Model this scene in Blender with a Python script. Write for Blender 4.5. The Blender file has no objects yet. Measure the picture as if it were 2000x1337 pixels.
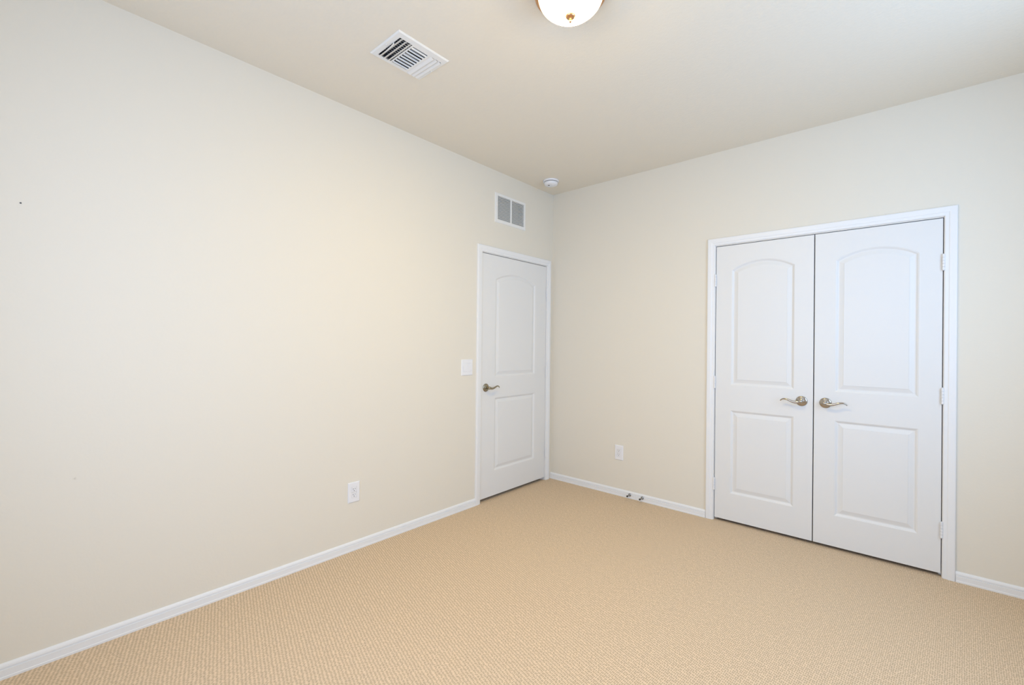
import bpy, bmesh, math
from mathutils import Vector, Matrix

sc = bpy.context.scene
COL = sc.collection
PI = math.pi

# ------------------------------------------------------------------ camera
ROOM_X, ROOM_Y, ROOM_Z = 3.45, -4.05, 2.74          # room: x 0..3.45, y -4.05..0, z 0..2.74
cam_data = bpy.data.cameras.new('camera')
cam_data.sensor_fit = 'HORIZONTAL'
cam_data.sensor_width = 36.0
cam_data.lens = 873.163 / 2000.0 * 36.0
cam_data.clip_start = 0.02
cam = bpy.data.objects.new('camera', cam_data)
COL.objects.link(cam)
yaw, pitch, roll = (math.radians(v) for v in (41.38470, 0.15041, 0.58341))
fw = Vector((-math.sin(yaw) * math.cos(pitch), math.cos(yaw) * math.cos(pitch), math.sin(pitch)))
r0 = Vector((math.cos(yaw), math.sin(yaw), 0.0))
u0 = r0.cross(fw)
rr = math.cos(roll) * r0 + math.sin(roll) * u0
uu = -math.sin(roll) * r0 + math.cos(roll) * u0
cam.matrix_world = Matrix(((rr.x, uu.x, -fw.x, 2.57894), (rr.y, uu.y, -fw.y, -3.51137),
                           (rr.z, uu.z, -fw.z, 1.29540), (0, 0, 0, 1)))
sc.camera = cam

# ------------------------------------------------------------------ view, world, daylight
sc.view_settings.view_transform = 'Standard'
sc.view_settings.look = 'None'
sc.view_settings.gamma = 1.0
sc.view_settings.use_curve_mapping = False
sc.view_settings.exposure = -0.13

world = bpy.data.worlds.new('sky')
sc.world = world
world.use_nodes = True
wb = world.node_tree.nodes['Background']
wb.inputs['Color'].default_value = (0.75, 0.87, 1.0, 1)
wb.inputs['Strength'].default_value = 1.0

def daylight(name, loc, rot, sx, sy, power, color):
    l = bpy.data.lights.new(name, 'AREA')
    l.shape = 'RECTANGLE'
    l.size, l.size_y = sx, sy
    l.energy = power
    l.color = color
    o = bpy.data.objects.new(name, l)
    COL.objects.link(o)
    o.location = loc
    o.rotation_euler = rot
    return o

# windows: one in the right-hand wall, one in the wall behind the camera
WIN_R = dict(y0=-2.3, y1=-0.8, z0=0.92, z1=2.40)
WIN_F = dict(x0=0.90, x1=2.50, z0=0.75, z1=2.25)
daylight('daylight_side_window', (ROOM_X + 0.006, (WIN_R['y0'] + WIN_R['y1']) / 2, (WIN_R['z0'] + WIN_R['z1']) / 2), (0, PI / 2, 0), WIN_R['z1'] - WIN_R['z0'] - 0.02, WIN_R['y1'] - WIN_R['y0'] - 0.02, 39.9, (0.425, 0.650, 1.0))
daylight('daylight_rear_window', ((WIN_F['x0'] + WIN_F['x1']) / 2, ROOM_Y - 0.006, (WIN_F['z0'] + WIN_F['z1']) / 2), (PI / 2, 0, 0), WIN_F['x1'] - WIN_F['x0'] - 0.02, WIN_F['z1'] - WIN_F['z0'] - 0.02, 42.0, (0.515, 0.675, 1.0))

# ------------------------------------------------------------------ materials
def mat_base(name, color, rough=0.6, metal=0.0, spec=0.5):
    m = bpy.data.materials.new(name)
    m.use_nodes = True
    nt = m.node_tree
    b = nt.nodes['Principled BSDF']
    b.inputs['Base Color'].default_value = (*color, 1)
    b.inputs['Roughness'].default_value = rough
    b.inputs['Metallic'].default_value = metal
    b.inputs['Specular IOR Level'].default_value = spec
    return m, nt, b

def add_bump(nt, b, scale, strength, dist, detail=3.0, coord='Object', stretch=None):
    tc = nt.nodes.new('ShaderNodeTexCoord')
    n = nt.nodes.new('ShaderNodeTexNoise')
    n.inputs['Scale'].default_value = scale
    n.inputs['Detail'].default_value = detail
    src = tc.outputs[coord]
    if stretch:
        mp = nt.nodes.new('ShaderNodeMapping')
        mp.inputs['Scale'].default_value = stretch
        nt.links.new(src, mp.inputs['Vector'])
        src = mp.outputs['Vector']
    nt.links.new(src, n.inputs['Vector'])
    bp = nt.nodes.new('ShaderNodeBump')
    bp.inputs['Strength'].default_value = strength
    bp.inputs['Distance'].default_value = dist
    nt.links.new(n.outputs['Fac'], bp.inputs['Height'])
    nt.links.new(bp.outputs['Normal'], b.inputs['Normal'])
    return n

WALL_COL = (0.785, 0.735, 0.635)
m_wall, nt, b = mat_base('cream_wall_paint', WALL_COL, 0.72, spec=0.25)
add_bump(nt, b, 85, 0.10, 0.004)
m_ceil, nt, b = mat_base('cream_ceiling_paint', (0.825, 0.76, 0.645), 0.85, spec=0.15)
add_bump(nt, b, 60, 0.22, 0.005)

# left wall: same paint, with one small scuff low down
m_wall_l, nt, b = mat_base('cream_wall_paint_scuffed', WALL_COL, 0.72, spec=0.25)
add_bump(nt, b, 85, 0.10, 0.004)
tc = nt.nodes.new('ShaderNodeTexCoord')
vd = nt.nodes.new('ShaderNodeVectorMath'); vd.operation = 'DISTANCE'
vd.inputs[1].default_value = (0.0, -3.314, 0.719)
nz = nt.nodes.new('ShaderNodeTexNoise'); nz.inputs['Scale'].default_value = 160
nt.links.new(tc.outputs['Object'], vd.inputs[0])
nt.links.new(tc.outputs['Object'], nz.inputs['Vector'])
ad = nt.nodes.new('ShaderNodeMath'); ad.operation = 'MULTIPLY_ADD'
ad.inputs[1].default_value = 0.012; nt.links.new(nz.outputs['Fac'], ad.inputs[0]); nt.links.new(vd.outputs['Value'], ad.inputs[2])
mr = nt.nodes.new('ShaderNodeMapRange')
mr.inputs['From Min'].default_value = 0.007; mr.inputs['From Max'].default_value = 0.013
mr.inputs['To Min'].default_value = 0.35; mr.inputs['To Max'].default_value = 0.0
nt.links.new(ad.outputs['Value'], mr.inputs['Value'])
mx = nt.nodes.new('ShaderNodeMix'); mx.data_type = 'RGBA'
mx.inputs['A'].default_value = (*WALL_COL, 1); mx.inputs['B'].default_value = (0.45, 0.38, 0.30, 1)
nt.links.new(mr.outputs['Result'], mx.inputs['Factor'])
nt.links.new(mx.outputs['Result'], b.inputs['Base Color'])

m_trim, nt, b = mat_base('white_trim_paint', (0.835, 0.835, 0.835), 0.35, spec=0.4)
add_bump(nt, b, 40, 0.04, 0.002)
m_door, nt, b = mat_base('white_door_paint', (0.785, 0.78, 0.765), 0.42, spec=0.4)
add_bump(nt, b, 60, 0.05, 0.002, stretch=(6, 6, 0.7))
m_hinge, nt, b = mat_base('white_painted_steel', (0.82, 0.82, 0.83), 0.32, spec=0.5)
m_plastic, nt, b = mat_base('white_plastic', (0.84, 0.84, 0.86), 0.30, spec=0.5)
m_vent, nt, b = mat_base('white_enamelled_steel', (0.84, 0.83, 0.80), 0.35, spec=0.5)
m_dark, nt, b = mat_base('dark_slot', (0.02, 0.02, 0.022), 0.7)
m_duct, nt, b = mat_base('dark_sheet_metal_duct', (0.05, 0.052, 0.06), 0.6)
m_damper, nt, b = mat_base('galvanised_damper', (0.42, 0.44, 0.48), 0.4, metal=0.6)
m_filter, nt, b = mat_base('grey_filter_cloth', (0.36, 0.35, 0.33), 0.9)
m_nickel, nt, b = mat_base('satin_nickel', (0.44, 0.40, 0.35), 0.20, metal=1.0)
n = add_bump(nt, b, 300, 0.02, 0.001)
m_brass, nt, b = mat_base('antique_nickel', (0.34, 0.30, 0.22), 0.28, metal=1.0)
m_chrome, nt, b = mat_base('dark_chrome', (0.30, 0.29, 0.27), 0.18, metal=1.0)
m_rubber, nt, b = mat_base('dark_rubber', (0.05, 0.045, 0.04), 0.6)
m_copper, nt, b = mat_base('brushed_copper', (0.62, 0.36, 0.20), 0.3, metal=1.0)
m_nail, nt, b = mat_base('dark_steel_nail', (0.10, 0.10, 0.10), 0.5, metal=0.7)
m_backing, nt, b = mat_base('unlit_gypsum', (0.30, 0.28, 0.25), 0.9)
m_glass, nt, b = mat_base('window_glass', (0.95, 0.98, 1.0), 0.02)
b.inputs['Transmission Weight'].default_value = 1.0

m_shade, nt, b_sh = mat_base('lit_alabaster_glass', (0.95, 0.92, 0.85), 0.2)
b_sh.inputs['Emission Color'].default_value = (1.0, 0.82, 0.47, 1)
b_sh.inputs['Emission Strength'].default_value = 3.2
# the bulbs sit in a ring inside the bowl: the glass glows most over them, least at its rim and round the finial
m_shade_hot, nt, b_hot = mat_base('lit_alabaster_glass_over_bulbs', (0.95, 0.92, 0.85), 0.2)
LAMP = 323.0
b_hot.inputs['Emission Color'].default_value = (1.0, 0.685, 0.155, 1)
b_hot.inputs['Emission Strength'].default_value = LAMP

# carpet: rows of small loops with dark gaps between the tufts
m_carpet, nt, b = mat_base('beige_loop_carpet', (0.60, 0.44, 0.28), 0.95, spec=0.05)
tc = nt.nodes.new('ShaderNodeTexCoord')
mp = nt.nodes.new('ShaderNodeMapping'); mp.inputs['Rotation'].default_value = (0, 0, math.radians(8)); mp.inputs['Scale'].default_value = (1.0, 0.5, 1.0)
nt.links.new(tc.outputs['Object'], mp.inputs['Vector'])
vo = nt.nodes.new('ShaderNodeTexVoronoi'); vo.inputs['Scale'].default_value = 146; vo.inputs['Randomness'].default_value = 0.33; vo.voronoi_dimensions = '2D'
nt.links.new(mp.outputs['Vector'], vo.inputs['Vector'])
cr = nt.nodes.new('ShaderNodeValToRGB')
cr.color_ramp.elements[0].position = 0.04; cr.color_ramp.elements[0].color = (0.46, 0.345, 0.225, 1)
cr.color_ramp.elements[1].position = 0.52; cr.color_ramp.elements[1].color = (0.85, 0.66, 0.465, 1)
nt.links.new(vo.outputs['Distance'], cr.inputs['Fac'])
nl = nt.nodes.new('ShaderNodeTexNoise'); nl.inputs['Scale'].default_value = 45; nl.inputs['Detail'].default_value = 4
nt.links.new(tc.outputs['Object'], nl.inputs['Vector'])
hs = nt.nodes.new('ShaderNodeMix'); hs.data_type = 'RGBA'; hs.blend_type = 'MULTIPLY'
hs.inputs['Factor'].default_value = 0.22
nt.links.new(cr.outputs['Color'], hs.inputs['A']); nt.links.new(nl.outputs['Fac'], hs.inputs['B'])
nt.links.new(hs.outputs['Result'], b.inputs['Base Color'])
bpn = nt.nodes.new('ShaderNodeBump'); bpn.invert = False
bpn.inputs['Strength'].default_value = 0.3; bpn.inputs['Distance'].default_value = 0.004
nt.links.new(vo.outputs['Distance'], bpn.inputs['Height'])
nt.links.new(bpn.outputs['Normal'], b.inputs['Normal'])

# ------------------------------------------------------------------ helpers
def obj(name, bm, mat, parent=None, smooth=False, angle=35):
    bmesh.ops.remove_doubles(bm, verts=bm.verts, dist=1e-6)
    bmesh.ops.recalc_face_normals(bm, faces=bm.faces)
    me = bpy.data.meshes.new(name)
    bm.to_mesh(me); bm.free()
    me.materials.append(mat)
    if smooth:
        for p in me.polygons:
            p.use_smooth = True
        try:
            me.set_sharp_from_angle(angle=math.radians(angle))
        except Exception:
            pass
    o = bpy.data.objects.new(name, me)
    COL.objects.link(o)
    if parent:
        o.parent = parent
    return o

def tag(o, label, cat, group=None, kind=None):
    o['label'] = label
    o['category'] = cat
    if group: o['group'] = group
    if kind: o['kind'] = kind
    return o

def thing(name, label, cat, loc=(0, 0, 0), rotz=0.0, group=None, kind=None):
    o = bpy.data.objects.new(name, None)
    COL.objects.link(o)
    o.location = loc
    o.rotation_euler = (0, 0, rotz)
    o.empty_display_size = 0.05
    return tag(o, label, cat, group, kind)

def struct(name, bm, mat, label, cat, smooth=False):
    o = obj(name, bm, mat, smooth=smooth)
    return tag(o, label, cat, kind='structure')

def box(bm, x0, y0, z0, x1, y1, z1, bevel=0.0, seg=2):
    r = bmesh.ops.create_cube(bm, size=1.0)
    vs = r['verts']
    for v in vs:
        v.co = Vector(((x0 + x1) / 2 + v.co.x * (x1 - x0), (y0 + y1) / 2 + v.co.y * (y1 - y0), (z0 + z1) / 2 + v.co.z * (z1 - z0)))
    if bevel:
        es = list({e for v in vs for e in v.link_edges})
        bmesh.ops.bevel(bm, geom=es, offset=bevel, segments=seg, affect='EDGES', profile=0.6, clamp_overlap=True)
    return vs

def slab_holes(bm, u0, u1, v0, v1, w0, w1, holes, to3):
    """slab over (u,v) with rectangular holes cut right through; w is depth; to3(u,v,w) -> xyz"""
    us = sorted({u0, u1, *[h[0] for h in holes], *[h[1] for h in holes]})
    vs = sorted({v0, v1, *[h[2] for h in holes], *[h[3] for h in holes]})
    us = [u for u in us if u0 <= u <= u1]; vs = [v for v in vs if v0 <= v <= v1]
    def solid(i, j):
        if i < 0 or j < 0 or i >= len(us) - 1 or j >= len(vs) - 1: return False
        cu, cv = (us[i] + us[i + 1]) / 2, (vs[j] + vs[j + 1]) / 2
        return not any(h[0] < cu < h[1] and h[2] < cv < h[3] for h in holes)
    def q(*pts):
        bm.faces.new([bm.verts.new(to3(*p)) for p in pts])
    for i in range(len(us) - 1):
        for j in range(len(vs) - 1):
            if not solid(i, j): continue
            a, b_, c, d = us[i], us[i + 1], vs[j], vs[j + 1]
            q((a, c, w0), (b_, c, w0), (b_, d, w0), (a, d, w0))
            q((a, c, w1), (a, d, w1), (b_, d, w1), (b_, c, w1))
            if not solid(i - 1, j): q((a, c, w0), (a, d, w0), (a, d, w1), (a, c, w1))
            if not solid(i + 1, j): q((b_, c, w0), (b_, c, w1), (b_, d, w1), (b_, d, w0))
            if not solid(i, j - 1): q((a, c, w0), (a, c, w1), (b_, c, w1), (b_, c, w0))
            if not solid(i, j + 1): q((a, d, w0), (b_, d, w0), (b_, d, w1), (a, d, w1))
    bmesh.ops.remove_doubles(bm, verts=bm.verts, dist=1e-6)

def lathe(bm, prof, axis='Z', seg=48, origin=(0, 0, 0), sign=1):
    """prof: list of (radius, height along axis)"""
    rings = []
    o = Vector(origin)
    for r, h in prof:
        ring = []
        n = 1 if r < 1e-7 else seg
        for k in range(n):
            a = 2 * PI * k / seg
            c, s = r * math.cos(a), r * math.sin(a)
            p = {'Z': (c, s, h * sign), 'Y': (c, h * sign, s), 'X': (h * sign, c, s)}[axis]
            ring.append(bm.verts.new(o + Vector(p)))
        rings.append(ring)
    for a, b_ in zip(rings, rings[1:]):
        for k in range(seg):
            k2 = (k + 1) % seg
            if len(a) == 1 and len(b_) == 1: continue
            if len(a) == 1: bm.faces.new((a[0], b_[k], b_[k2]))
            elif len(b_) == 1: bm.faces.new((a[k], b_[0], a[k2]))
            else: bm.faces.new((a[k], b_[k], b_[k2], a[k2]))

def sweep(bm, pts, rad, seg=14, up=Vector((0, 0, 1))):
    """tube through pts; rad[i] = (radius sideways, radius along up)"""
    rings = []
    for i, p in enumerate(pts):
        t = (pts[min(i + 1, len(pts) - 1)] - pts[max(i - 1, 0)]).normalized()
        s = t.cross(up).normalized(); v = s.cross(t).normalized()
        ra, rb = rad[i]
        rings.append([bm.verts.new(p + s * (ra * math.cos(2 * PI * k / seg)) + v * (rb * math.sin(2 * PI * k / seg))) for k in range(seg)])
    for a, b_ in zip(rings, rings[1:]):
        for k in range(seg):
            bm.faces.new((a[k], a[(k + 1) % seg], b_[(k + 1) % seg], b_[k]))
    bm.faces.new(rings[0][::-1]); bm.faces.new(rings[-1])

def catmull(pts, n=6):
    out = []
    P = [pts[0]] + list(pts) + [pts[-1]]
    for i in range(1, len(P) - 2):
        for k in range(n):
            t = k / n
            p0, p1, p2, p3 = P[i - 1], P[i], P[i + 1], P[i + 2]
            out.append(tuple(0.5 * (2 * b_ + (c - a) * t + (2 * a - 5 * b_ + 4 * c - d) * t * t + (3 * b_ - a - 3 * c + d) * t ** 3)
                             for a, b_, c, d in zip(p0, p1, p2, p3)))
    out.append(tuple(pts[-1]))
    return out

# ------------------------------------------------------------------ room shell
X1, Y1, H, WT = ROOM_X, ROOM_Y, ROOM_Z, 0.12
D_Y0, D_Y1, D_TOP = -0.9605, -0.0915, 2.0385          # bedroom door opening (in the left wall)
C_X0, C_X1 = 1.5065, 2.7395                            # closet opening (in the back wall)
GR = (-0.790, -0.448, 2.334, 2.536)                    # return air grille hole in the left wall
RG = (0.590, 0.778, -2.292, -2.040)                    # ceiling register hole

bm = bmesh.new(); box(bm, -1.10, Y1 - WT, -0.10, X1 + WT, 0.95, 0.0)
struct('floor', bm, m_carpet, 'beige loop pile carpet covering the whole floor', 'floor')
bm = bmesh.new()
slab_holes(bm, -WT, X1 + WT, Y1 - WT, WT, H, H + 0.12, [RG], lambda u, v, w: (u, v, w))
struct('ceiling', bm, m_ceil, 'flat cream painted ceiling with light orange peel texture', 'ceiling')
bm = bmesh.new()
slab_holes(bm, Y1 - WT, 0.0, 0.0, H, 0.0, -WT, [(D_Y0, D_Y1, 0.0, D_TOP), GR], lambda u, v, w: (w, u, v))
struct('wall_left', bm, m_wall_l, 'long cream wall on the left with the single door', 'wall')
bm = bmesh.new()
slab_holes(bm, -WT, X1 + WT, 0.0, H, 0.0, WT, [(C_X0, C_X1, 0.0, D_TOP)], lambda u, v, w: (u, w, v))
struct('wall_back', bm, m_wall, 'cream wall with the double closet doors', 'wall')
bm = bmesh.new()
slab_holes(bm, Y1, 0.0, 0.0, H, X1, X1 + WT, [(WIN_R['y0'], WIN_R['y1'], WIN_R['z0'], WIN_R['z1'])], lambda u, v, w: (w, u, v))
struct('wall_right', bm, m_wall, 'cream window wall out of view on the right', 'wall')
bm = bmesh.new()
slab_holes(bm, -WT, X1 + WT, 0.0, H, Y1, Y1 - WT, [(WIN_F['x0'], WIN_F['x1'], WIN_F['z0'], WIN_F['z1'])], lambda u, v, w: (u, w, v))
struct('wall_front', bm, m_wall, 'cream window wall behind the camera', 'wall')

# the dark closet behind the double doors and the hall behind the single door
bm = bmesh.new()
box(bm, 1.0, 0.72, 0.0, X1 + WT, 0.80, H); box(bm, 1.0, WT, 0.0, 1.06, 0.72, H)
box(bm, X1 + 0.04, WT, 0.0, X1 + WT, 0.72, H); box(bm, 1.0, WT, H, X1 + WT, 0.80, H + 0.06)
struct('wall_closet', bm, m_backing, 'unlit closet walls behind the double doors', 'wall')
bm = bmesh.new()
box(bm, -1.06, -1.5, 0.0, -1.0, 0.5, H); box(bm, -1.0, -1.56, 0.0, -WT, -1.5, H)
box(bm, -1.0, 0.44, 0.0, -WT, 0.5, H); box(bm, -1.06, -1.56, H, -WT, 0.5, H + 0.06)
struct('wall_hall', bm, m_backing, 'unlit hall walls behind the single door', 'wall')

# ------------------------------------------------------------------ casings (mitred profile) and jambs
CAS = [(0, 0), (0, .0075), (.004, .0095), (.012, .0100), (.017, .0100), (.021, .0125), (.028, .0135), (.045, .0140), (.0485, .0135), (.0515, .0115), (.0530, .0085), (.0535, 0)]
def casing_bm(a, b_, top, to3):
    """U-shaped casing round an opening a..b_ (inner edges) up to top; to3(along, z, out)"""
    bm = bmesh.new()
    cols = []
    for d, h in CAS:
        cols.append([bm.verts.new(to3(*p)) for p in ((a - d, 0.0, h), (a - d, top + d, h), (b_ + d, top + d, h), (b_ + d, 0.0, h))])
    for c0, c1 in zip(cols, cols[1:]):
        for k in range(3):
            bm.faces.new((c0[k], c0[k + 1], c1[k + 1], c1[k]))
    for k in (0, 3):
        bm.faces.new([c[k] for c in cols])
    return bm

def jamb_bm(a, b_, top, to3, front_stop):
    """flat jamb lining inside the opening with a stop strip behind the leaf"""
    bm = bmesh.new()
    T = 0.014
    def bx(u0, u1, v0, v1, w0, w1):
        vs = [bm.verts.new(to3(u, v, w)) for u in (u0, u1) for v in (v0, v1) for w in (w0, w1)]
        for f in ((0, 1, 3, 2), (4, 6, 7, 5), (0, 4, 5, 1), (2, 3, 7, 6), (0, 2, 6, 4), (1, 5, 7, 3)):
            bm.faces.new([vs[i] for i in f])
    # the lining stands just inside the wall's opening, flush with the wall face
    bx(a, a + 0.002, 0.0, top, 0.0, -WT); bx(b_ - 0.002, b_, 0.0, top, 0.0, -WT)
    bx(a + 0.002, b_ - 0.002, top - 0.002, top, 0.0, -WT)
    s = front_stop
    bx(a + 0.002, a + 0.014, 0.0, top - 0.002, s, s - 0.035); bx(b_ - 0.014, b_ - 0.002, 0.0, top - 0.002, s, s - 0.035)
    bx(a + 0.014, b_ - 0.014, top - 0.014, top - 0.002, s, s - 0.035)
    return bm

left3 = lambda u, v, w: (w, u, v)
back3 = lambda u, v, w: (u, -w, v)
t1 = struct('trim_1', casing_bm(-0.9640, -0.0900, 2.0420, left3), m_trim,
            'white moulded casing around the single door', 'door casing', smooth=False)
obj('jamb', jamb_bm(D_Y0, D_Y1, D_TOP, left3, -0.040), m_trim, t1)
t2 = struct('trim_2', casing_bm(1.5045, 2.7400, 2.0420, back3), m_trim,
            'white moulded casing around the double closet doors', 'door casing', smooth=False)
obj('jamb', jamb_bm(C_X0, C_X1, D_TOP, back3, -0.042), m_trim, t2)

# ------------------------------------------------------------------ baseboards
BB = [(0, 0), (.0150, 0), (.0150, .0085), (.0128, .0105), (.0124, .0350), (.0080, .0358), (.0074, .0374), (.0096, .0392), (.0098, .0440), (.0080, .0500), (.0050, .0550), (.0025, .0570), (0, .0572)]
def base_bm(a, b_, to3):
    bm = bmesh.new()
    A = [bm.verts.new(to3(a, z, t)) for t, z in BB]
    B = [bm.verts.new(to3(b_, z, t)) for t, z in BB]
    for k in range(len(BB) - 1):
        bm.faces.new((A[k], A[k + 1], B[k + 1], B[k]))
    bm.faces.new(A); bm.faces.new(B[::-1])
    return bm
struct('baseboard_left', base_bm(Y1 + 0.015, -1.0175, left3), m_trim, 'white baseboard along the long left wall', 'baseboard')
struct('baseboard_back', base_bm(0.0, 1.4510, back3), m_trim, 'white baseboard between the room corner and the closet', 'baseboard')
struct('baseboard_back.001', base_bm(2.7935, X1, back3), m_trim, 'short white baseboard to the right of the closet', 'baseboard')
struct('baseboard_right', base_bm(Y1 + 0.015, -0.015, lambda u, v, w: (X1 - w, u, v)), m_trim, 'white baseboard under the side window', 'baseboard')
struct('baseboard_front', base_bm(0.0, X1, lambda u, v, w: (u, Y1 + w, v)), m_trim, 'white baseboard under the rear window', 'baseboard')

# ------------------------------------------------------------------ windows (both outside the photo's frame; they let the daylight in)
def window(name, label, a, b_, z0, z1, to3):
    """to3(along, z, out) with out = 0 on the inner wall face, negative towards outdoors"""
    w = thing(name, label, 'window', kind='structure')
    def bx(bm, u0, u1, v0, v1, w0, w1):
        vs = [bm.verts.new(to3(u, v, q)) for u in (u0, u1) for v in (v0, v1) for q in (w0, w1)]
        for f in ((0, 1, 3, 2), (4, 6, 7, 5), (0, 4, 5, 1), (2, 3, 7, 6), (0, 2, 6, 4), (1, 5, 7, 3)):
            bm.faces.new([vs[i] for i in f])
    bm = bmesh.new(); e = 0.0005; F = 0.045
    bx(bm, a + e, a + F, z0 + e, z1 - e, -0.07, -0.11); bx(bm, b_ - F, b_ - e, z0 + e, z1 - e, -0.07, -0.11)
    bx(bm, a + F, b_ - F, z0 + e, z0 + F, -0.07, -0.11); bx(bm, a + F, b_ - F, z1 - F, z1 - e, -0.07, -0.11)
    zm = (z0 + z1) / 2
    bx(bm, a + F, b_ - F, zm - 0.02, zm + 0.02, -0.072, -0.108)
    obj('window_frame', bm, m_plastic, w)
    for v0, v1 in ((z0 + F, zm - 0.02), (zm + 0.02, z1 - F)):
        bm = bmesh.new(); bx(bm, a + F, b_ - F, v0, v1, -0.088, -0.092)
        obj('pane', bm, m_glass, w)
    bm = bmesh.new(); bx(bm, a - 0.03, b_ + 0.03, z0 - 0.022, z0 - 0.0005, 0.03, 0.0005)
    obj('window_sill', bm, m_trim, w)
    return w
window('window_1', 'white framed side window out of view', WIN_R['y0'], WIN_R['y1'], WIN_R['z0'], WIN_R['z1'], lambda u, v, w: (X1 - w, u, v))
window('window_2', 'white framed rear window behind the camera', WIN_F['x0'], WIN_F['x1'], WIN_F['z0'], WIN_F['z1'], lambda u, v, w: (u, Y1 + w, v))

# ------------------------------------------------------------------ doors
PANEL = [(0, 0), (.0020, .0012), (.0055, .0024), (.0105, .0068), (.0140, .0088), (.0180, .0092), (.0210, .0086), (.0390, .0036), (.0415, .0034), (.0425, .0012)]
def panel_ring(x0, x1, z0, zs, rise, d):
    """outline inset by d: straight bottom and sides, arched (rise > 0) or straight top"""
    cx, hw = (x0 + x1) / 2, (x1 - x0) / 2
    pts = [(x0 + d, z0 + d), (x1 - d, z0 + d)]
    if rise <= 0:
        pts += [(x1 - d, zs - d), (x0 + d, zs - d)]
    else:
        R = (hw * hw + rise * rise) / (2 * rise)
        zc = zs + rise - R
        r, h = R - d, hw - d
        a0 = math.asin(h / r)
        N = 20
        for k in range(N + 1):
            a = a0 - 2 * a0 * k / N
            pts.append((cx + r * math.sin(a), zc + r * math.cos(a)))
    return pts

def leaf_bm(w, z0, z1, panels, T=0.035):
    """moulded leaf: x 0..w, front face at y = 0 looking towards -y"""
    bm = bmesh.new()
    def loop(pts, y):
        vs = [bm.verts.new((x, y, z)) for x, z in pts]
        es = [bm.edges.new((vs[i], vs[(i + 1) % len(vs)])) for i in range(len(vs))]
        return vs, es
    bev = 0.0015
    fr, edges = loop([(bev, z0 + bev), (w - bev, z0 + bev), (w - bev, z1 - bev), (bev, z1 - bev)], 0.0)
    firsts = []
    for p in panels:
        vs, es = loop(panel_ring(*p, 0.0), 0.0)
        firsts.append(vs); edges = edges + es
    bmesh.ops.triangle_fill(bm, use_beauty=True, use_dissolve=False, edges=edges, normal=(0, -1, 0))
    for p, prev in zip(panels, firsts):
        for d, h in PANEL[1:]:
            cur = [bm.verts.new((x, h, z)) for x, z in panel_ring(*p, d)]
            n = len(cur)
            for i in range(n):
                bm.faces.new((prev[i], prev[(i + 1) % n], cur[(i + 1) % n], cur[i]))
            prev = cur
        bm.faces.new(prev)
    mid = [bm.verts.new((x, bev, z)) for x, z in ((0, z0), (w, z0), (w, z1), (0, z1))]
    bk = [bm.verts.new((x, T, z)) for x, z in ((0, z0), (w, z0), (w, z1), (0, z1))]
    for i in range(4):
        j = (i + 1) % 4
        bm.faces.new((fr[i], fr[j], mid[j], mid[i])); bm.faces.new((mid[i], mid[j], bk[j], bk[i]))
    bm.faces.new(bk)
    return bm

def add_handle(door, x, z, direction, mat, flip=1):
    """lever handle; direction +1/-1 = lever points along +x/-x"""
    h = bpy.data.objects.new('handle', None); COL.objects.link(h)
    h.parent = door; h.location = (x, 0, z); h.empty_display_size = 0.02
    h['label'] = 'satin nickel wave lever handle'
    bm = bmesh.new()
    lathe(bm, [(0, 0), (.0330, 0), (.0335, .0015), (.0330, .0040), (.0305, .0062), (.0265, .0080), (.0200, .0092), (.0165, .0102), (.0160, .0130), (.0130, .0145), (0, .0150)], 'Y', 48, sign=-1)
    obj('rosette', bm, mat, h, smooth=True, angle=50)
    bm = bmesh.new()
    lathe(bm, [(.0100, .0140), (.0100, .0300), (.0118, .0330), (.0125, .0420), (.0115, .0520), (.0080, .0555), (0, .0565)], 'Y', 32, sign=-1)
    ctrl = [(0.000, -.0450, -.0010), (0.012, -.0470, -.0030), (0.028, -.0490, -.0055), (0.045, -.0505, -.0030), (0.062, -.0510, .0040), (0.080, -.0505, .0100), (0.096, -.0490, .0110), (0.108, -.0470, .0060), (0.1155, -.0450, -.0020)]
    pts = [Vector((p[0] * direction, p[1], p[2])) for p in catmull(ctrl, 5)]
    N = len(pts)
    rad = []
    for i in range(N):
        t = i / (N - 1)
        ra = 0.0085 * (1 - t) ** 1.0 + 0.0040 * t      # in the door-normal direction
        rb = 0.0100 * (1 - t) ** 1.4 + 0.0034 * t + 0.0012 * math.sin(PI * t)
        rad.append((ra, rb))
    sweep(bm, pts, rad, 16)
    obj('lever', bm, mat, h, smooth=True, angle=60)
    return h

def add_hinge(door, x, z, y=-0.0055):
    bm = bmesh.new()
    r, L, n = 0.0062, 0.089, 5
    for k in range(n):
        z0 = -L / 2 + L * k / n + 0.0006; z1 = -L / 2 + L * (k + 1) / n - 0.0006
        lathe(bm, [(0, z0), (r - .0006, z0), (r, z0 + .0006), (r, z1 - .0006), (r - .0006, z1), (0, z1)], 'Z', 20)
    lathe(bm, [(0, -L / 2 - .003), (.0030, -L / 2 - .0025), (.0042, -L / 2), (.0030, -L / 2 + .001), (.0030, L / 2 - .001), (.0045, L / 2), (.0042, L / 2 + .002), (.002, L / 2 + .0035), (0, L / 2 + .004)], 'Z', 16)
    box(bm, -.0012, 0.0, -L / 2, .0012, 0.012, L / 2)
    o = obj('hinge', bm, m_hinge, door, smooth=True, angle=40)
    o.location = (x, y, z)
    return o

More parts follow.
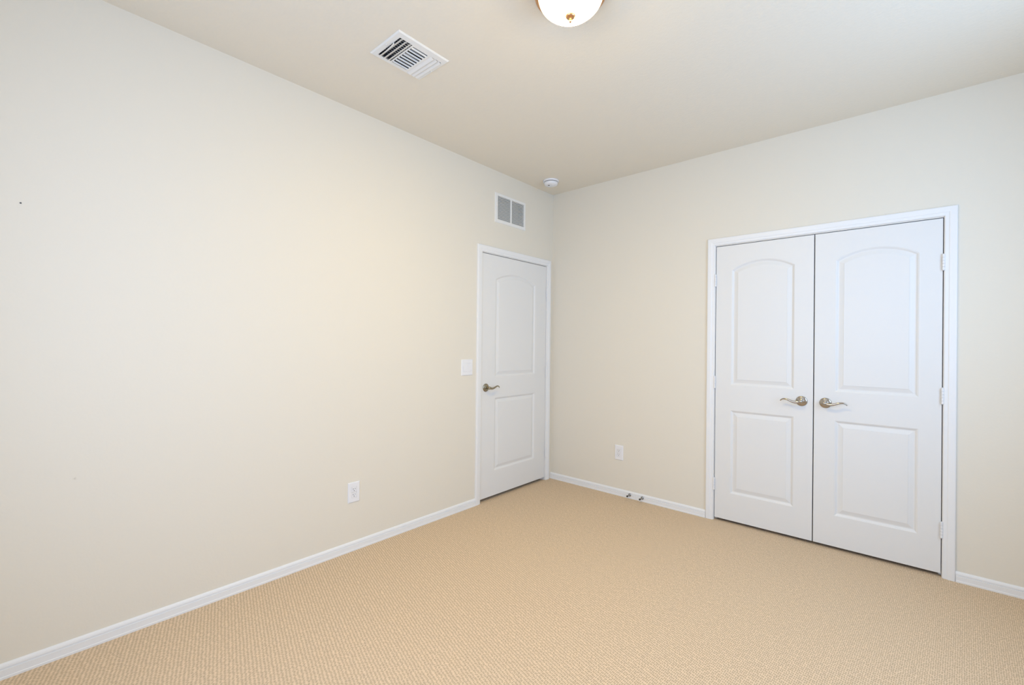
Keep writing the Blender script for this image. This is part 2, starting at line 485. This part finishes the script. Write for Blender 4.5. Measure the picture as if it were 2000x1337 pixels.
# single bedroom door, hinged on the corner side, flush with the wall
W1 = 0.860
d1 = thing('door_1', 'closed white single door with arched panel beside the room corner', 'door', (-0.003, -0.956, 0.0), PI / 2, kind='structure')
PX0, PX1 = 0.163, 0.697
obj('leaf', leaf_bm(W1, 0.026, 2.0325, [(PX0, PX1, 1.016, 1.837, 0.062), (PX0, PX1, 0.233, 0.842, 0)]), m_door, d1)
add_handle(d1, 0.054, 0.933, +1, m_brass)
for z in (1.780, 1.026, 0.266):
    add_hinge(d1, W1 + 0.0018, z, -0.0075)
bm = bmesh.new(); box(bm, -0.0028, -0.0024, 0.905, -0.0004, 0.012, 0.962, 0.0006, 1)
obj('strike_plate', bm, m_brass, d1)

# closet doors
PW = 0.395
d2 = thing('door_2', 'closed white left closet leaf with its handle on the right edge', 'door', (1.5120, 0.003, 0.0), 0.0, group='pair of white closet doors', kind='structure')
obj('leaf', leaf_bm(0.6105, 0.020, 2.0325, [(0.1075, 0.1075 + PW, 1.009, 1.850, 0.060), (0.1075, 0.1075 + PW, 0.218, 0.825, 0)]), m_door, d2)
add_handle(d2, 0.6105 - 0.063, 0.933, -1, m_nickel)
d3 = thing('door_3', 'closed white right closet leaf with its handle on the left edge', 'door', (2.1280, 0.003, 0.0), 0.0, group='pair of white closet doors', kind='structure')
obj('leaf', leaf_bm(0.6060, 0.020, 2.0325, [(0.1120, 0.1120 + PW, 1.009, 1.850, 0.060), (0.1120, 0.1120 + PW, 0.218, 0.825, 0)]), m_door, d3)
add_handle(d3, 0.063, 0.933, +1, m_nickel)
for z in (1.781, 1.024, 0.269):
    add_hinge(d2, -0.0020, z, -0.0105)
    add_hinge(d3, 0.6060 + 0.0020, z, -0.0105)

# ------------------------------------------------------------------ wall plates
def plate_bm(w, h, t, holes):
    """cover plate in x (width) / z (height) standing proud towards -y, softly bevelled rim"""
    bm = bmesh.new()
    def ring(d, y):
        return [bm.verts.new((x, y, z)) for x, z in ((-w / 2 + d, -h / 2 + d), (w / 2 - d, -h / 2 + d), (w / 2 - d, h / 2 - d), (-w / 2 + d, h / 2 - d))]
    prof = [(0, 0), (0, -t * 0.35), (0.0015, -t * 0.70), (0.0045, -t)]
    rings = [ring(*p) for p in prof]
    for a, b_ in zip(rings, rings[1:]):
        for i in range(4):
            bm.faces.new((a[i], a[(i + 1) % 4], b_[(i + 1) % 4], b_[i]))
    edges = [bm.edges.get((rings[-1][i], rings[-1][(i + 1) % 4])) for i in range(4)]
    for (x0, x1, z0, z1) in holes:
        hv = [bm.verts.new((x, -t, z)) for x, z in ((x0, z0), (x1, z0), (x1, z1), (x0, z1))]
        hb = [bm.verts.new((x, -0.0008, z)) for x, z in ((x0, z0), (x1, z0), (x1, z1), (x0, z1))]
        for i in range(4):
            j = (i + 1) % 4
            edges.append(bm.edges.new((hv[i], hv[j])))
            bm.faces.new((hv[i], hv[j], hb[j], hb[i]))
        bm.faces.new(hb)
    bmesh.ops.triangle_fill(bm, use_beauty=True, edges=edges, normal=(0, -1, 0))
    bm.faces.new(rings[0])
    return bm

def outlet(label, loc, rotz):
    o = thing('wall_outlet', label, 'outlet', loc, rotz, group='duplex wall outlets')
    obj('cover_plate', plate_bm(0.0785, 0.1255, 0.0062, [(-0.0170, 0.0170, -0.0340, 0.0340)]), m_plastic, o)
    for zc in (0.0170, -0.0170):
        bm = bmesh.new()
        box(bm, -0.0163, -0.0066, zc - 0.0163, 0.0163, -0.0010, zc + 0.0163, 0.0012)
        r = obj('receptacle', bm, m_plastic, o)
        for x, dz, w_, h_ in ((-0.0065, 0.0045, 0.0024, 0.0085), (0.0065, 0.0045, 0.0022, 0.0072)):
            bm = bmesh.new(); box(bm, x - w_ / 2, -0.0070, zc + dz - h_ / 2, x + w_ / 2, -0.0045, zc + dz + h_ / 2)
            obj('slot', bm, m_dark, r)
        bm = bmesh.new()
        lathe(bm, [(0, 0.0045), (0.0026, 0.0045), (0.0026, 0.0070), (0, 0.0070)], 'Y', 16, (0, 0, zc - 0.0070), -1)
        obj('slot', bm, m_dark, r)
    return o
outlet('white duplex outlet low on the long left wall', (0.0, -2.064, 0.361), PI / 2)
outlet('white duplex outlet on the wall between corner and closet', (0.7285, 0.0, 0.367), 0.0)

sw = thing('light_switch', 'white two-gang rocker switch plate left of the single door', 'light switch', (0.0, -1.1165, 1.1065), PI / 2)
HX = 0.0230
obj('cover_plate', plate_bm(0.1185, 0.1255, 0.0062, [(-HX - 0.0170, -HX + 0.0170, -0.0340, 0.0340), (HX - 0.0170, HX + 0.0170, -0.0340, 0.0340)]), m_plastic, sw)
for k, s in ((-1, 1), (1, -1)):
    bm = bmesh.new()
    x = k * HX
    vs = []
    # rocker paddle: two faces meeting at a shallow ridge
    prof = [(-0.0330, -0.0015), (-0.0330, -0.0062 - 0.0018 * s), (0.0, -0.0078), (0.0330, -0.0062 + 0.0018 * s), (0.0330, -0.0015)]
    A = [bm.verts.new((x - 0.0167, y, z)) for z, y in prof]; B = [bm.verts.new((x + 0.0167, y, z)) for z, y in prof]
    for i in range(5):
        j = (i + 1) % 5
        bm.faces.new((A[i], A[j], B[j], B[i]))
    bm.faces.new(A); bm.faces.new(B[::-1])
    obj('rocker', bm, m_plastic, sw)

# ------------------------------------------------------------------ return air grille on the left wall
g = thing('return_air_grille', 'white louvred return air grille high on the left wall above the door', 'vent', (0.0, -0.621, 2.4345), PI / 2)
GW, GH = 0.396, 0.250
bm = bmesh.new()
zone = [(-0.169, -0.0085, -0.0995, 0.1005), (0.0085, 0.172, -0.0995, 0.1005)]
slab_holes(bm, -GW / 2 + .004, GW / 2 - .004, -GH / 2 + .004, GH / 2 - .004, -0.0075, -0.0010, zone, lambda u, v, w: (u, w, v))
for d0, d1_, y0, y1 in ((0, .004, 0.0, -0.0075),):
    o4 = lambda d, y: [bm.verts.new((x, y, z)) for x, z in ((-GW / 2 + d, -GH / 2 + d), (GW / 2 - d, -GH / 2 + d), (GW / 2 - d, GH / 2 - d), (-GW / 2 + d, GH / 2 - d))]
    R0, R1 = o4(d0, y0), o4(d1_, y1)
    for i in range(4):
        bm.faces.new((R0[i], R0[(i + 1) % 4], R1[(i + 1) % 4], R1[i]))
obj('frame', bm, m_vent, g)
for (x0, x1, z0, z1) in zone:
    bm = bmesh.new()
    n = 16; pitch = (z1 - z0) / n
    for k in range(n):
        z = z0 + pitch * k
        # blade: front edge low, back edge high
        pr = [(-0.0072, z + pitch * 0.02), (-0.0072, z + pitch * 0.12), (0.0040, min(z + pitch * 1.22, z1)), (0.0040, min(z + pitch * 1.22, z1) - 0.0010)]
        A = [bm.verts.new((x0, y, zz)) for y, zz in pr]; B = [bm.verts.new((x1, y, zz)) for y, zz in pr]
        for i in range(4):
            bm.faces.new((A[i], A[(i + 1) % 4], B[(i + 1) % 4], B[i]))
        bm.faces.new(A); bm.faces.new(B[::-1])
    obj('louvre', bm, m_vent, g)
bm = bmesh.new()
for a in ((-0.1685, 0.012, -0.0995, -0.1675, 0.060, 0.1005), (0.1710, 0.012, -0.0995, 0.1720, 0.060, 0.1005),
          (-0.1675, 0.012, -0.0995, 0.1710, 0.060, -0.0985), (-0.1675, 0.012, 0.0995, 0.1710, 0.060, 0.1005)):
    box(bm, *a)
obj('duct_box', bm, m_duct, g)
bm = bmesh.new(); box(bm, -0.1685, 0.060, -0.0995, 0.1720, 0.064, 0.1005)
obj('filter', bm, m_filter, g)
for x in (-0.187, 0.187):
    bm = bmesh.new(); lathe(bm, [(0, .0100), (.003, .0095), (.0042, .0080), (.0042, .0070)], 'Y', 16, (x, 0, 0), -1)
    obj('screw', bm, m_vent, g, smooth=True)

# ------------------------------------------------------------------ ceiling supply register
rg = thing('ceiling_register', 'white square air register with slotted louvres set in the ceiling', 'vent', (0.690, -2.169, H), 0.0)
rx0, rx1, ry0, ry1 = -0.125, 0.125, -0.151, 0.151
zones = [(-0.098, 0.088, -0.121, -0.049), (-0.098, 0.082, -0.041, 0.048), (-0.113, 0.087, 0.060, 0.128)]
bm = bmesh.new()
slab_holes(bm, rx0 + .006, rx1 - .006, ry0 + .006, ry1 - .006, -0.0065, -0.0050, zones, lambda u, v, w: (u, v, w))
o4 = lambda d, z: [bm.verts.new((x, y, z)) for x, y in ((rx0 + d, ry0 + d), (rx1 - d, ry0 + d), (rx1 - d, ry1 - d), (rx0 + d, ry1 - d))]
Rs = [o4(0, 0.0), o4(0, -0.0022), o4(.006, -0.0065)]
for R0, R1 in zip(Rs, Rs[1:]):
    for i in range(4):
        bm.faces.new((R0[i], R0[(i + 1) % 4], R1[(i + 1) % 4], R1[i]))
obj('frame', bm, m_vent, rg)

def blade_set(name, zone, n, along, top_shift, gap=0.34, upright=False):
    """pressed louvre blades filling a zone; along = axis the blades run along; top_shift tilts the blade"""
    x0, x1, y0, y1 = zone
    bm = bmesh.new()
    a0, a1, c0, c1 = (x0, x1, y0, y1) if along == 'x' else (y0, y1, x0, x1)
    p = (c1 - c0) / n
    for k in range(n):
        c = c0 + p * (k + gap / 2)
        w = p * (1 - gap)
        # cross-section (c, z): curved blade hanging slightly below the frame on its lower edge
        lo, hi = (c, c + w) if top_shift > 0 else (c + w, c)
        sec = []
        for q in range(6):
            t = q / 5
            if upright:
                sec.append((c + w * 0.5 + 0.0022 * t * t, -0.0108 + 0.0066 * t))
            else:
                sec.append((lo + (hi - lo) * t + top_shift * t * t, -0.0120 + 0.0035 * t + 0.0085 * t * t))
        th = 0.0009
        P = sec + [(s[0] - (0.0022 if upright else 0), s[1] + (0 if upright else th)) for s in reversed(sec)]
        A, B = [], []
        for (cc, z) in P:
            A.append(bm.verts.new((a0, cc, z) if along == 'x' else (cc, a0, z)))
            B.append(bm.verts.new((a1, cc, z) if along == 'x' else (cc, a1, z)))
        m = len(P)
        for i in range(m):
            bm.faces.new((A[i], A[(i + 1) % m], B[(i + 1) % m], B[i]))
        bm.faces.new(A); bm.faces.new(B[::-1])
    return obj(name, bm, m_vent, rg, smooth=True, angle=50)
blade_set('louvre', zones[0], 3, 'x', 0.006, gap=0.45)
blade_set('louvre', zones[1], 8, 'y', 0.0, upright=True)
blade_set('louvre', zones[2], 3, 'x', -0.006, gap=0.10)
bm = bmesh.new()
bx0, bx1, by0, by1 = RG[0] - 0.690 + .001, RG[1] - 0.690 - .001, RG[2] + 2.169 + .001, RG[3] + 2.169 - .001
for a in ((bx0, by0, 0.001, bx0 + .001, by1, 0.115), (bx1 - .001, by0, 0.001, bx1, by1, 0.115), (bx0, by0, 0.001, bx1, by0 + .001, 0.115),
          (bx0, by1 - .001, 0.001, bx1, by1, 0.115), (bx0, by0, 0.114, bx1, by1, 0.115)):
    box(bm, *a)
obj('duct_box', bm, m_duct, rg)
bm = bmesh.new()
for k in range(11):
    x = bx0 + 0.010 + (bx1 - bx0 - 0.02) * k / 10
    box(bm, x - 0.0035, by0 + 0.004, 0.020, x + 0.0035, by1 - 0.004, 0.0208)
obj('damper', bm, m_damper, rg)
bm = bmesh.new()
sweep(bm, [Vector(p) for p in catmull([(0.036, -0.119, 0.004), (0.036, -0.120, -0.010), (0.020, -0.120, -0.015), (-0.020, -0.118, -0.016), (-0.048, -0.113, -0.013)], 4)], [(0.0028, 0.0014)] * 17, 8)
obj('damper_lever', bm, m_vent, rg, smooth=True)
for (x, y) in ((-0.008, 0.138), (-0.002, -0.136)):
    bm = bmesh.new(); lathe(bm, [(0, .0098), (.0028, .0092), (.0040, .0078), (.0040, .0060)], 'Z', 16, (x, y, 0), -1)
    obj('screw', bm, m_vent, rg, smooth=True)

# ------------------------------------------------------------------ smoke detector
sd = thing('smoke_detector', 'round white smoke detector on the ceiling near the corner', 'smoke detector', (0.212, -0.325, H), 0.0)
bm = bmesh.new(); lathe(bm, [(0, 0), (.0690, 0), (.0705, .002), (.0700, .009), (.0680, .0125), (.0610, .0140), (.0600, .0140), (0, .0140)], 'Z', 64, sign=-1)
obj('mounting_base', bm, m_plastic, sd, smooth=True, angle=40)
bm = bmesh.new(); lathe(bm, [(0, .0135), (.0570, .0135), (.0570, .0185), (0, .0185)], 'Z', 64, sign=-1)
obj('sensing_slot', bm, m_dark, sd, smooth=True, angle=40)
bm = bmesh.new(); lathe(bm, [(0, .0180), (.0600, .0180), (.0608, .0195), (.0600, .0280), (.0560, .0370), (.0470, .0415), (.0250, .0440), (0, .0445)], 'Z', 64, sign=-1)
obj('cover', bm, m_plastic, sd, smooth=True, angle=40)
bm = bmesh.new(); lathe(bm, [(0, .0440), (.0110, .0432), (.0118, .0445), (.0105, .0462), (0, .0468)], 'Z', 32, (0.020, 0.005, 0), -1)
obj('test_button', bm, m_plastic, sd, smooth=True, angle=40)
bm = bmesh.new(); lathe(bm, [(0, .0420), (.0075, .0415), (.0075, .0447), (0, .0447)], 'Z', 20, (-0.006, -0.022, 0), -1)
obj('sounder_hole', bm, m_dark, sd)

# ------------------------------------------------------------------ flush ceiling light (lit)
cl = thing('ceiling_light', 'lit white bowl ceiling light with a copper rim and finial', 'ceiling light', (1.553, -2.010, H), 0.0)
bm = bmesh.new()
lathe(bm, [(0, 0), (.1310, 0), (.1450, .004), (.1510, .012), (.1490, .020), (.1440, .024), (.1460, .030), (.1440, .037), (.1380, .041), (.1320, .040), (.1300, .034), (.1000, .030), (0, .030)], 'Z', 96, sign=-1)
obj('rim', bm, m_copper, cl, smooth=True, angle=40)
bm = bmesh.new()
Rg, dg, zt = 0.1310, 0.083, 0.036
prof = []
for k in range(17):
    a = PI / 2 * k / 16
    prof.append((Rg * math.cos(a), zt + dg * math.sin(a)))
prof[-1] = (0, zt + dg)
lathe(bm, prof, 'Z', 64, sign=-1)
bowl = obj('glass_bowl', bm, m_shade, cl, smooth=True, angle=60)
bowl.data.materials.append(m_shade_hot)
for p in bowl.data.polygons:
    if 0.034 < math.hypot(p.center.x, p.center.y) < 0.095:
        p.material_index = 1
bm = bmesh.new(); z0 = zt + dg - 0.001
lathe(bm, [(0, z0 - .003), (.0175, z0 - .003), (.0195, z0 + .000), (.0190, z0 + .004), (.0150, z0 + .0075), (.0090, z0 + .0095), (.0050, z0 + .011),
           (.0042, z0 + .018), (.0058, z0 + .020), (.0060, z0 + .023), (.0045, z0 + .0265), (0, z0 + .028)], 'Z', 32, sign=-1)
obj('finial', bm, m_copper, cl, smooth=True, angle=50)

# ------------------------------------------------------------------ door stops on the baseboard
def door_stop(label, x):
    s = thing('door_stop', label, 'door stop', (x, -0.0124, 0.030), 0.0, group='rigid door stops on the baseboard')
    bm = bmesh.new(); lathe(bm, [(0, 0), (.0120, 0), (.0125, .002), (.0105, .006), (.0060, .009), (.0048, .012), (.0048, .040), (.0060, .043), (0, .043)], 'Y', 28, sign=-1)
    obj('stem', bm, m_chrome, s, smooth=True, angle=45)
    bm = bmesh.new(); lathe(bm, [(0, .041), (.0068, .041), (.0075, .043), (.0075, .049), (.0060, .052), (0, .053)], 'Y', 28, sign=-1)
    obj('rubber_tip', bm, m_rubber, s, smooth=True, angle=45)
    return s
door_stop('small metal door stop on the baseboard, the one nearer the room corner', 0.838)
door_stop('small metal door stop on the baseboard, the one nearer the closet', 0.950)

# ------------------------------------------------------------------ nail head left in the wall
bm = bmesh.new()
lathe(bm, [(0, .0030), (.0022, .0028), (.0028, .0020), (.0028, .0010), (.0012, .0008), (.0012, -.010), (0, -.010)], 'X', 16, (0.0, 0.0, 0.0), 1)
o = obj('nail', bm, m_nail, smooth=True)
o.location = (0.0, -3.475, 1.821)
tag(o, 'tiny dark nail head high at the far left of the long wall', 'nail')
